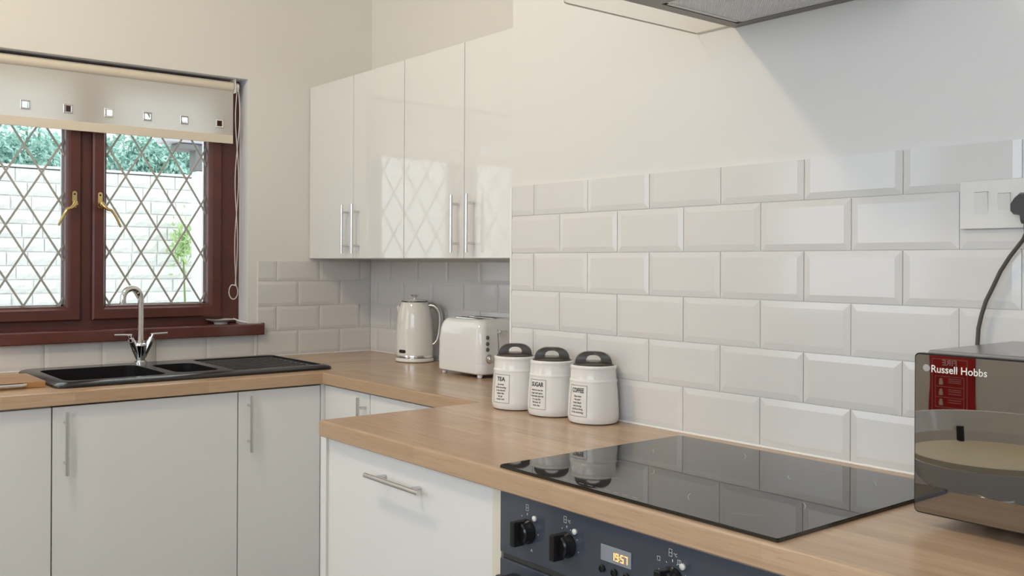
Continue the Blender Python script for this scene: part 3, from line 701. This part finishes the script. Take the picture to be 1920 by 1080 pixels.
uc2 = ucab(-2.7995, -2.0995, 'white gloss wall cabinet above the toaster', (-2.4765, -2.394))
MB().box(-2.0985, -1.9915, UY+.002, UY+.02, UZ0, UZ1).obj('filler_panel', GLOSS, uc2)

# ------------------------------------------------------------------ sink and tap
SX0, SX1, SY0, SY1 = -3.450, -2.950, .775, 1.745
sk = thing('inset_sink', (-3.2, 1.26, WT), 'black composite sink with one and a half bowls and a ribbed drainer', 'sink')
def rbox(x0, x1, y0, y1, z0, z1, r, seg=6): return MB().prism(rrect(x0, x1, y0, y1, r, seg), z0, z1, 'z')
slab = MB(); L_ = [(.003, WT+.0004), (0, WT+.003), (.0015, WT+.008), (.008, WT+.0120), (.018, WT+.0148), (.030, WT+.016)]
vs = []
for d_, z_ in L_: vs += [(p[0], p[1], z_) for p in rrect(SX0+d_, SX1-d_, SY0+d_, SY1-d_, .034-d_*.3, 6)]
k = len(vs)//len(L_); fs = [tuple(range(k))[::-1], tuple(range((len(L_)-1)*k, len(L_)*k))]
for j in range(len(L_)-1): fs += [(j*k+i, j*k+(i+1) % k, (j+1)*k+(i+1) % k, (j+1)*k+i) for i in range(k)]
slab.add(vs, fs)
B1 = (-3.345, -3.006, .818, 1.146); B2 = (-3.300, -3.030, 1.186, 1.340); DR = (-3.385, -2.985, 1.378, 1.712)
bool_obj(slab, [('UNION', rbox(B1[0]-.008, B1[1]+.008, B1[2]-.008, B1[3]+.008, .73, WT+.006, .045)), ('UNION', rbox(B2[0]-.008, B2[1]+.008, B2[2]-.008, B2[3]+.008, .80, WT+.006, .04)),
    ('DIFFERENCE', rbox(*B1, .738, WT+.05, .04)), ('DIFFERENCE', rbox(*B2, .808, WT+.05, .035)), ('DIFFERENCE', rbox(*DR, WT+.0105, WT+.05, .02))], 'basin', SINKM, sk, smooth=40)
for i in range(9):
    xx = DR[0]+.035+i*(DR[1]-DR[0]-.07)/8; MB().prism([(xx-.006, WT+.0104), (xx-.003, WT+.0138), (xx+.003, WT+.0138), (xx+.006, WT+.0104)], DR[2]+.012, DR[3]-.03, 'y').obj('drainer_rib', SINKM, sk)
for (cx, cy, cz) in ((-3.175, .985, .738), (-3.165, 1.263, .808)): MB().lathe([(.043, 0), (.043, .002), (.038, .003), (.030, .001), (0, .002)], (cx, cy, cz+.0003), 28).obj('drain', CHROME, sk)
MB().lathe([(.008, 0), (.008, .002), (0, .0025)], (-3.347, 1.0, WT-.055), 16, axis='x').obj('overflow', CHROME, sk)
TX, TY, TZ = -3.392, 1.186, WT+.0161
tp = thing('mixer_tap', (TX, TY, TZ), 'chrome mixer tap with a curved spout and two lever arms behind the sink', 'tap')
b_ = MB(); b_.lathe([(.0235, 0), (.0235, .005), (.020, .008), (.0165, .010)], (TX, TY, TZ), 28)
b_.lathe([(.0165, .010), (.019, .035), (.023, .062), (.0215, .070), (.0135, .074), (.0135, .082)], (TX, TY, TZ), 28); b_.obj('base', CHROME, tp)
for sg in (-1, 1):
    arm = MB(); arm.tube([(TX, TY+sg*.006, TZ+.012), (TX+.002, TY+sg*.020, TZ+.045), (TX+.004, TY+sg*.034, TZ+.080)], [.009, .0115, .0135], 20)
    arm.tube([(TX+.004, TY+sg*.034, TZ+.080), (TX+.005, TY+sg*.0385, TZ+.092)], [.0115, .0105], 20); ao = arm.obj('valve', CHROME, tp)
    lv = MB(); lv.tube([(TX+.005, TY+sg*.0385, TZ+.092), (TX+.006, TY+sg*.0435, TZ+.103)], .0055, 12)
    lv.tube([(TX+.006, TY+sg*.035, TZ+.1035), (TX+.006, TY+sg*.098, TZ+.1055)], .0036, 12); lv.obj('lever', CHROME, ao)
dv = Vector((.22, -.975, 0)); st = Vector((TX, TY, TZ)); rr = .036
p_ = [st+Vector((0, 0, .074)), st+Vector((0, 0, .15)), st+Vector((0, 0, .235))]
for i in range(1, 15):
    a_ = PI*i/14*1.02; p_.append(st+Vector((0, 0, .235))+dv*(rr*(1-math.cos(a_)))+Vector((0, 0, rr*1.05*math.sin(a_))))
p_.append(p_[-1]+Vector((0, 0, -.014))-dv*.0)
MB().tube(p_, .0108, 20).obj('spout', CHROME, tp)
MB().tube([p_[-1]+Vector((0, 0, .006)), p_[-1]+Vector((0, 0, -.003))], .0117, 20).obj('aerator', CHROME, tp)

# chopping board left of the sink
cb_ = thing('chopping_board', (-3.14, .60, WT), 'wooden chopping board with a metal end handle left of the sink', 'chopping board')
bo_ = MB().box(-3.255, -3.020, .42, .763, WT+.0004, WT+.020, .0018).obj('board', BOARD, cb_)
MB().box(-3.0205, -3.0192, .42, .700, WT+.004, WT+.017).obj('groove', DARK, cb_)
MB().tube([(-3.016, .705, WT+.011), (-3.006, .690, WT+.011), (-3.004, .60, WT+.011), (-3.006, .50, WT+.011), (-3.016, .485, WT+.011)], .005, 12).obj('handle', STEEL, cb_)

# ------------------------------------------------------------------ kettle
KX, KY = -3.010, 2.140
kt = thing('kettle', (KX, KY, WT), 'cream enamel electric kettle with a chrome handle in the corner', 'kettle')
MB().lathe([(.070, 0), (.0755, .003), (.0765, .010), (.074, .015), (.071, .0165)], (KX, KY, WT+.0004), 48).obj('power_base', KETM, kt)
MB().lathe([(.071, .0168), (.0735, .018), (.0735, .026), (.0725, .0275)], (KX, KY, WT), 48).obj('chrome_band', CHROME, kt)
MB().lathe([(.0722, .0278), (.0725, .06), (.0718, .11), (.0700, .155), (.0670, .185), (.0620, .210), (.0555, .226), (.0528, .2305), (.0515, .232)], (KX, KY, WT), 48).obj('body', KETM, kt)
MB().lathe([(.0515, .2322), (.0525, .2335), (.0525, .2365), (.050, .2375)], (KX, KY, WT), 48).obj('lid_rim', mat('dark_chrome', (.25, .25, .25), .15, 1), kt)
lo = MB().lathe([(.050, .2376), (.046, .2405), (.030, .2435), (.012, .2445), (0, .2447)], (KX, KY, WT), 40).obj('lid', KETM, kt)
MB().lathe([(.0075, .244), (.0075, .2525), (.017, .2565), (.0175, .2590), (.014, .2610), (0, .2620)], (KX, KY, WT), 28).obj('lid_knob', CHROME, lo)
rdir = Vector((math.cos(TH)*.97+.1, math.sin(TH)*.97, 0)).normalized(); K0 = Vector((KX, KY, WT))
h_ = MB(); hp = [(.055, .219), (.066, .2205), (.078, .217), (.090, .206), (.098, .190), (.1010, .170), (.1000, .14), (.0965, .11), (.090, .085), (.078, .070), (.070, .067)]
h_.tube([K0+rdir*a_+Vector((0, 0, b_)) for a_, b_ in hp], [.0115, .012, .012, .0118, .0112, .011, .0105, .010, .0095, .009, .009], 16); h_.obj('handle', mat('satin_chrome', (.60, .59, .57), .22, 1), kt)
sp = MB(); sd = -rdir; sp.add([K0+sd*.060+Vector((0, 0, .205)), K0+sd*.0715+Vector((0, 0, .212))+Vector((0, 0, 0)), K0+sd*.058+Vector((sd.y, -sd.x, 0))*.017+Vector((0, 0, .222)), K0+sd*.058-Vector((sd.y, -sd.x, 0))*.017+Vector((0, 0, .222)), K0+sd*.064+Vector((0, 0, .180))], [(4, 2, 1), (4, 1, 3), (0, 2, 3), (2, 3, 1)])
sp.obj('spout', KETM, kt)
bd = MB(); ca = math.atan2(-KY, -KX)             # badge faces a little left of the camera
ba = ca-.72
for sg in (0,):
    P = rrect(-.0165, .0165, -.0065, .0065, .0064, 5); vs = []
    for rr_ in (.0727, .0740):
        vs += [(KX+rr_*math.cos(ba+p[0]/.0727), KY+rr_*math.sin(ba+p[0]/.0727), WT+.043+p[1]) for p in P]
    k = len(P); bd.add(vs, [tuple(range(k))[::-1], tuple(range(k, 2*k))]+[(i, (i+1) % k, k+(i+1) % k, k+i) for i in range(k)])
bd.obj('badge', mat('badge_dark', (.03, .03, .032), .2), kt)

# ------------------------------------------------------------------ toaster
X0, X1, Y0, Y1, Z0, Z1 = -2.662, -2.412, 1.982, 2.168, WT+.012, WT+.196
to = thing('toaster', ((X0+X1)/2, (Y0+Y1)/2, WT), 'white enamel toaster with chrome slots and a side lever', 'toaster')
tm = MB(); prof = [(0.006, .0), (0, .006), (0, .034), (.001, .036), (0, .038), (.001, .11), (.006, .150), (.014, .170), (.024, .180), (.036, .184)]
vs = []; 
for d_, z_ in prof: vs += [(p[0], p[1], Z0+z_) for p in rrect(X0+d_, X1-d_, Y0+d_*.8, Y1-d_*.8, max(.034-d_*.3, .012), 7)]
k = len(vs)//len(prof); fs = [tuple(range(k))[::-1], tuple(range((len(prof)-1)*k, len(prof)*k))]
for j in range(len(prof)-1): fs += [(j*k+i, j*k+(i+1) % k, (j+1)*k+(i+1) % k, (j+1)*k+i) for i in range(k)]
tm.add(vs, fs)
ty = (Y0+Y1)/2
slots = [('DIFFERENCE', MB().box(X0+.06, X1-.05, ty+s_-.014, ty+s_+.014, Z1-.09, Z1+.05)) for s_ in (-.030, .030)]
slots.append(('DIFFERENCE', MB().box(X1-.010, X1+.02, 2.0600, 2.0660, Z0+.052, Z0+.150)))
tbody = bool_obj(tm, slots, 'body', TOAM, to, smooth=50)
st_ = MB()
for s_ in (-.030, .030):
    for (a0, a1, b0, b1) in ((X0+.055, X1-.045, ty+s_-.018, ty+s_-.014), (X0+.055, X1-.045, ty+s_+.014, ty+s_+.018), (X0+.055, X0+.060, ty+s_-.018, ty+s_+.018), (X1-.050, X1-.045, ty+s_-.018, ty+s_+.018)): st_.box(a0, a1, b0, b1, Z1-.004, Z1+.0018, .0006, 1)
    st_.box(X0+.062, X1-.052, ty+s_-.002, ty+s_+.002, Z1-.05, Z1-.004)
st_.obj('slot_trim', CHROME, to)
MB().box(X1-.011, X1-.009, 2.0595, 2.0665, Z0+.050, Z0+.152).obj('lever_channel', DARK, to)
lm = MB(); zl = WT+.155; lm.box(X1-.009, X1+.010, 2.0608, 2.0652, zl-.006, zl+.006); lm.box(X1+.008, X1+.024, 2.048, 2.082, zl-.005, zl+.006, .003); lm.obj('lever', CHROME, to)
for zz in (.137, .1165, .097):
    MB().lathe([(.0068, 0), (.0068, .0025), (.0055, .004), (0, .0042)], (X1-.0005, 2.013, WT+zz), 18, axis='x').obj('button', mat('smoke_button', (.16, .15, .14), .25, .5), to)
MB().lathe([(.0155, 0), (.0155, .004), (.0125, .005), (.0115, .014), (.010, .0155), (0, .016)], (X1-.0005, 2.020, WT+.066), 28, axis='x').obj('browning_dial', STEEL, to)
for (fx, fy) in ((X0+.028, Y0+.022), (X1-.028, Y0+.022), (X0+.028, Y1-.022), (X1-.028, Y1-.022)):
    MB().lathe([(.007, 0), (.009, .002), (.0095, .013)], (fx, fy, WT+.0003), 14).obj('foot', TOAM, to)
MB().box(X0+.035, X1-.035, Y0+.03, Y1-.03, WT+.008, WT+.0125).obj('underside', DARK, to)

# ------------------------------------------------------------------ canisters
def canister(cx, cy, word, lines, label, lean=0):
    t = thing('storage_canister', (cx, cy, WT), label, 'canister', 'tea sugar and coffee canisters')
    body = [(.0, .0), (.052, .0), (.0585, .003), (.0615, .010), (.0622, .020), (.0608, .052), (.0588, .080), (.0568, .0985), (.0578, .101), (.0580, .104), (.0568, .1065), (.0556, .109), (.0550, .124), (.0545, .1295), (.0556, .132), (.0563, .1355), (.0555, .1385), (.0530, .1400), (.0505, .1385), (.0500, .132), (.0, .132)]
    MB().lathe(body, (cx, cy, WT+.0004), 56).obj('jar', CERM, t, smooth=40)
    ld_ = MB(); ld_.lathe([(.0492, .1325), (.0492, .1398), (.0478, .1425), (.041, .1460), (.030, .1485), (0, .1492)], (cx, cy, WT), 48)
    lo = ld_.obj('lid', LIDM, t)
    d_ = Vector((cx, cy, 0)).normalized(); ax = Vector((d_.y, -d_.x, 0)); 
    h_ = MB(); N = 18; rings = []
    for i in range(N+1):
        a_ = PI*i/N; ca_, sa_ = math.cos(a_), math.sin(a_)
        f_ = abs(ca_)**1.6
        ox = -.0445*math.copysign(abs(ca_)**.55, ca_)*(.78+.22*f_); oz = .1430+.0295*abs(sa_)**.70
        ix = -.0180*math.copysign(abs(ca_)**.80, ca_); iz = .1470+.0165*abs(sa_)**.7
        if i in (0, N): oz = .1400; iz = .1465
        w_ = .0105+.004*f_
        pr_ = []
        for (px_, pz_, s_) in ((ox, oz-.002, 1), (ox*.985, oz, .72), (ox*.985, oz, -.72), (ox, oz-.002, -1), (ix, iz+.001, -1), (ix, iz, -.7), (ix, iz, .7), (ix, iz+.001, 1)):
            pr_.append(Vector((cx, cy, WT))+ax*(-px_)+d_*(w_*s_)+Vector((0, 0, pz_)))
        rings.append(pr_)
    vs = [v for r_ in rings for v in r_]; fs = []
    for i in range(N):
        for k_ in range(8): fs.append((i*8+k_, i*8+(k_+1) % 8, (i+1)*8+(k_+1) % 8, (i+1)*8+k_))
    h_.add(vs, fs); h_.obj('lid_handle', LIDM, lo, smooth=50)
    # printed label wrapped on the jar
    fa = math.atan2(-cy, -cx)-math.radians(39); p_ = MB()
    def rad(z_):
        for (r0, z0_), (r1, z1_) in zip(body[:-9], body[1:-9]):
            if z0_ <= z_ <= z1_ and z1_ > z0_: return r0+(r1-r0)*(z_-z0_)/(z1_-z0_)
        return .058
    def wrap(x_, z_): r_ = rad(z_)+.0007; g = fa+x_/.0600; return (cx+r_*math.cos(g), cy+r_*math.sin(g), WT+z_)
    def strip(x0, z0_, x1, z1_, w_=.0006, k_=10):
        for i in range(k_):
            a0, a1 = i/k_, (i+1)/k_
            A = (x0+(x1-x0)*a0, z0_+(z1_-z0_)*a0); B = (x0+(x1-x0)*a1, z0_+(z1_-z0_)*a1)
            if abs(x1-x0) > abs(z1_-z0_): p_.add([wrap(A[0], A[1]-w_), wrap(B[0], B[1]-w_), wrap(B[0], B[1]+w_), wrap(A[0], A[1]+w_)], [(0, 1, 2, 3)])
            else: p_.add([wrap(A[0]-w_, A[1]), wrap(A[0]+w_, A[1]), wrap(B[0]+w_, B[1]), wrap(B[0]-w_, B[1])], [(0, 1, 2, 3)])
    X_, Zt, Zb = .0255, .0935, .0205
    strip(-X_, Zt, X_, Zt, .0004); strip(-X_, Zb, X_, Zb, .0004); strip(-X_, Zb, -X_, Zt, .0004); strip(X_, Zb, X_, Zt, .0004)
    def line(s_, z_, size, bold=0, sx=1.0):
        v_, f_ = text_geo(s_, size, bold=bold); p_.add([wrap(a_[0]*sx, z_+a_[1]) for a_ in v_], f_)
    line(word, .0815, .0150, .00035, {3: 1.0, 5: .78, 6: .68}[len(word)])
    for i, s_ in enumerate(lines): line(s_, .0680-i*.0076, .0066, .0001, .85)
    p_.obj('printed_label', BLKPR, t, smooth=0)
canister(-1.888, 1.672, 'TEA', ['the drink', 'of the morning', 'a cup shared', 'makes the', 'day go', 'round well'], 'white ceramic canister printed TEA with a dark handled lid')
canister(-1.752, 1.677, 'SUGAR', ['sweet as can be', 'sugar and spice', 'a spoonful stirred', 'in a cup for', 'the best of', 'every day'], 'white ceramic canister printed SUGAR with a dark handled lid')
canister(-1.612, 1.682, 'COFFEE', ['I like mine', 'hot and', 'fresh black', 'and strong', 'and first thing', 'in the morning'], 'white ceramic canister printed COFFEE with a dark handled lid')

# ------------------------------------------------------------------ microwave
mw = thing('microwave', (-.47, 1.56, WT), 'black microwave with a mirrored door at the right end of the worktop', 'microwave')
MX0, MX1, MY, MZ0, MZ1 = -.6985, -.247, 1.410, .9295, 1.1665
MB().box(MX0+.012, MX1-.008, MY+.0135, 1.712, MZ0-.004, MZ1+.004, .004).obj('case', MICB, mw)
MB().prism(rrect(MX0, MX1, MZ0, MZ1, .007, 5), MY+.0015, MY+.013, 'y').obj('door_frame', BLKP, mw, smooth=30)
mp_ = MB().prism(rrect(MX0+.0022, MX1-.0022, MZ0+.0022, MZ1-.0022, .0055, 5), MY-.0008, MY+.0014, 'y').obj('mirror_door', MIRR, mw, smooth=20)
lt = MB(); v_, f_ = text_geo('Russell Hobbs', .0152, align='LEFT', bold=.0002)
mxx = max(a_[0] for a_ in v_); k_ = .0775/mxx
lt.add([(-.6740+a_[0]*k_, MY-.0011, 1.1442+a_[1]*1.0-.0000) for a_ in v_], f_)
lg = MB().add([(-.6802+.0052*math.cos(i*PI/12), MY-.0011, 1.1452+.0052*math.sin(i*PI/12)) for i in range(24)], [tuple(range(24))]); lg.obj('logo_disc', mat('pale_logo', (.40, .39, .37), .5), mp_, smooth=0)
lt.obj('lettering', mat('pale_lettering', (.82, .80, .74), .45), mp_, smooth=0)
for (fx, fy) in ((MX0+.06, MY+.12), (MX1-.06, MY+.12), (MX0+.05, 1.66), (MX1-.05, 1.66)):
    MB().lathe([(.011, 0), (.012, .004), (.012, .017)], (fx, fy, WT+.0003), 16).obj('foot', BLKP, mw)
ck = bpy.data.objects
cbl = [(-.6655, 1.7105, 1.362), (-.667, 1.716, 1.350), (-.6735, 1.722, 1.340), (-.696, 1.727, 1.3115), (-.711, 1.728, 1.287), (-.7235, 1.728, 1.258), (-.734, 1.728, 1.235), (-.7410, 1.728, 1.211), (-.7460, 1.728, 1.187), (-.7475, 1.728, 1.160), (-.745, 1.728, 1.08), (-.72, 1.728, 1.0), (-.66, 1.727, .96), (-.60, 1.718, .96)]
MB().tube(cbl, .0034, 12).obj('power_cable', CABM, mw)

# ------------------------------------------------------------------ socket, plug
SYF = WB-.0072
sk_ = thing('wall_socket', (-.706, WB, 1.40), 'white switched wall socket on the tiles at the right edge', 'socket')
MB().box(-.7810, -.6350, SYF-.0085, SYF-.0003, 1.3595, 1.4440, .0028).obj('plate', SOCK, sk_)
for (x0, x1, z0, z1) in ((-.7555, -.7335, 1.3845, 1.4230), (-.7175, -.6975, 1.3915, 1.4190)):
    q = MB(); yy = SYF-.0085; q.add([(x0, yy, z0), (x1, yy, z0), (x1, yy-.0045, z1), (x0, yy-.0045, z1), (x0, yy+.001, z0), (x1, yy+.001, z0), (x1, yy+.001, z1), (x0, yy+.001, z1)], [(0, 1, 2, 3), (4, 7, 6, 5), (0, 4, 5, 1), (1, 5, 6, 2), (2, 6, 7, 3), (3, 7, 4, 0)])
    q.obj('rocker_switch', SOCK, sk_, smooth=0)
    MB().box(x0-.0006, x1+.0006, yy-.0001, yy+.0004, z1, z1+.0009).obj('switch_gap', DARK, sk_)
pg_ = thing('power_plug', (-.665, 1.72, 1.39), 'dark grey plug with its cable pushed into the wall socket', 'plug')
py1 = SYF-.0088
q = MB(); P = [(-.691, 1.388), (-.691, 1.400), (-.6845, 1.410), (-.676, 1.4175), (-.650, 1.4175), (-.641, 1.408), (-.641, 1.388), (-.646, 1.382), (-.656, 1.380), (-.658, 1.366), (-.6735, 1.366), (-.675, 1.380), (-.686, 1.382)]
vs = [(p[0], py1-.0, p[1]) for p in P]+[(p[0], py1-.018, p[1]) for p in P]+[(-.666+(p[0]+.666)*.85, py1-.026, 1.395+(p[1]-1.395)*.85) for p in P]; k = len(P)
q.add(vs, [tuple(range(k))[::-1], tuple(range(2*k, 3*k))]+[(j*k+i, j*k+(i+1) % k, (j+1)*k+(i+1) % k, (j+1)*k+i) for j in range(2) for i in range(k)])
q.obj('plug_body', PLUGM, pg_, smooth=50)
MB().lathe([(.0065, 0), (.0060, -.006), (.0050, -.012)], (-.6660, py1-.012, 1.366), 14).obj('cord_grip', PLUGM, pg_)

# ------------------------------------------------------------------ seen only in the microwave door
fb = thing('fire_blanket', (-1.90, YN, .74), 'red fire blanket pouch on the opposite wall, mirrored in the microwave door', 'fire blanket')
fbx0, fbx1, fbz0, fbz1 = -1.997, -1.810, .620, .908
q = MB(); nx, nz = 10, 10; vs = []; fs = []
for j in range(nz+1):
    for i in range(nx+1):
        u_, v_ = i/nx, j/nz; e = min(u_, 1-u_, v_, 1-v_); dpt = .004+.016*min(1, e*6)+.003*math.sin(u_*14+v_*5)*min(1, e*5)
        vs.append((fbx0+(fbx1-fbx0)*u_+.006*math.sin(v_*7)*(u_-.5), YN+.001+dpt, fbz0+(fbz1-fbz0)*v_))
for j in range(nz):
    for i in range(nx): a_ = j*(nx+1)+i; fs.append((a_, a_+1, a_+nx+2, a_+nx+1))
q.add(vs, fs); q.add([(fbx0, YN+.001, fbz0), (fbx1, YN+.001, fbz0), (fbx1, YN+.001, fbz1), (fbx0, YN+.001, fbz1)], [(0, 1, 2, 3)])
q.obj('pouch', REDM, fb)
q = MB(); yy = YN+.0262; cxm = (fbx0+fbx1)/2
def ft(s_, z_, size, bold=.0): v_, f_ = text_geo(s_, size, bold=bold); q.add([(cxm-a_[0], yy, z_+a_[1]) for a_ in v_], f_)   # faces +y, so x runs the other way
ft('FIRE', .879, .034, .0006); ft('Blanket', .853, .024, .0002)
def fl(x0, x1, z0, z1): q.add([(x0, yy, z0), (x1, yy, z0), (x1, yy, z1), (x0, yy, z1)], [(0, 1, 2, 3)])
for x_ in (fbx0+.022, fbx1-.022): fl(x_-.0007, x_+.0007, fbz0+.01, fbz1-.012)
fl(fbx0+.022, fbx1-.022, fbz1-.0135, fbz1-.012)
for z_ in (.822, .778, .733, .690): fl(fbx0+.035, fbx1-.035, z_-.0006, z_+.0006)
for x_ in (fbx0+.035, fbx1-.035): fl(x_-.0006, x_+.0006, .690, .822)
for z_ in (.812, .804, .796, .766, .758, .748, .722, .712): fl(cxm-.005, cxm+.048, z_, z_+.0018)
for zc_ in (.800, .755, .712): q.add([(cxm-.035+.007*math.cos(i*PI/5), yy, zc_+.007+.007*math.sin(i*PI/5)) for i in range(10)], [tuple(range(10))]); fl(cxm-.043, cxm-.027, zc_-.014, zc_+.002)
ft('PULL TAPES', .677, .013); ft('TO RELEASE', .661, .013)
q.obj('pouch_print', mat('pouch_print_ink', (.80, .62, .58), .5), fb, smooth=0)

bs_c = (-1.33, -.36)
bs = thing('bar_stool', (bs_c[0], bs_c[1], 0), 'white moulded bar stool on a chrome stem, mirrored in the microwave door', 'stool')
sh = MB(); sh.lathe([(.03, .545), (.10, .553), (.17, .580), (.215, .625), (.232, .680), (.226, .684), (.205, .640), (.16, .60), (.0, .585)], (bs_c[0], bs_c[1], 0), 40); sh.obj('seat_shell', STOOLM, bs, smooth=50)
MB().lathe([(0, .60), (.19, .62), (.225, .675), (.230, .684), (.233, .700), (.226, .704), (.17, .690), (0, .680)], (bs_c[0], bs_c[1], 0), 40).obj('cushion', STOOLC, bs, smooth=50)
bk = MB(); bk.lathe([(.246, .735), (.262, .795), (.258, .803), (.250, .801), (.236, .735), (.246, .735)], (bs_c[0], bs_c[1], 0), 34, a0=PI*.95, a1=PI*2.05)
bk.obj('backrest', STOOLM, bs, smooth=50)
for sg in (-1, 1): MB().tube([(bs_c[0]+sg*.16, bs_c[1]-.15, .66), (bs_c[0]+sg*.17, bs_c[1]-.163, .75)], .012, 10).obj('back_support', BLKP, bs)
MB().lathe([(.20, .0), (.20, .006), (.05, .02), (.026, .04), (.026, .52), (.07, .535), (.07, .548)], (bs_c[0], bs_c[1], .0003), 36).obj('stem', CHROME, bs)
for o in bpy.data.objects:
    if 'wb' in o: del o['wb']
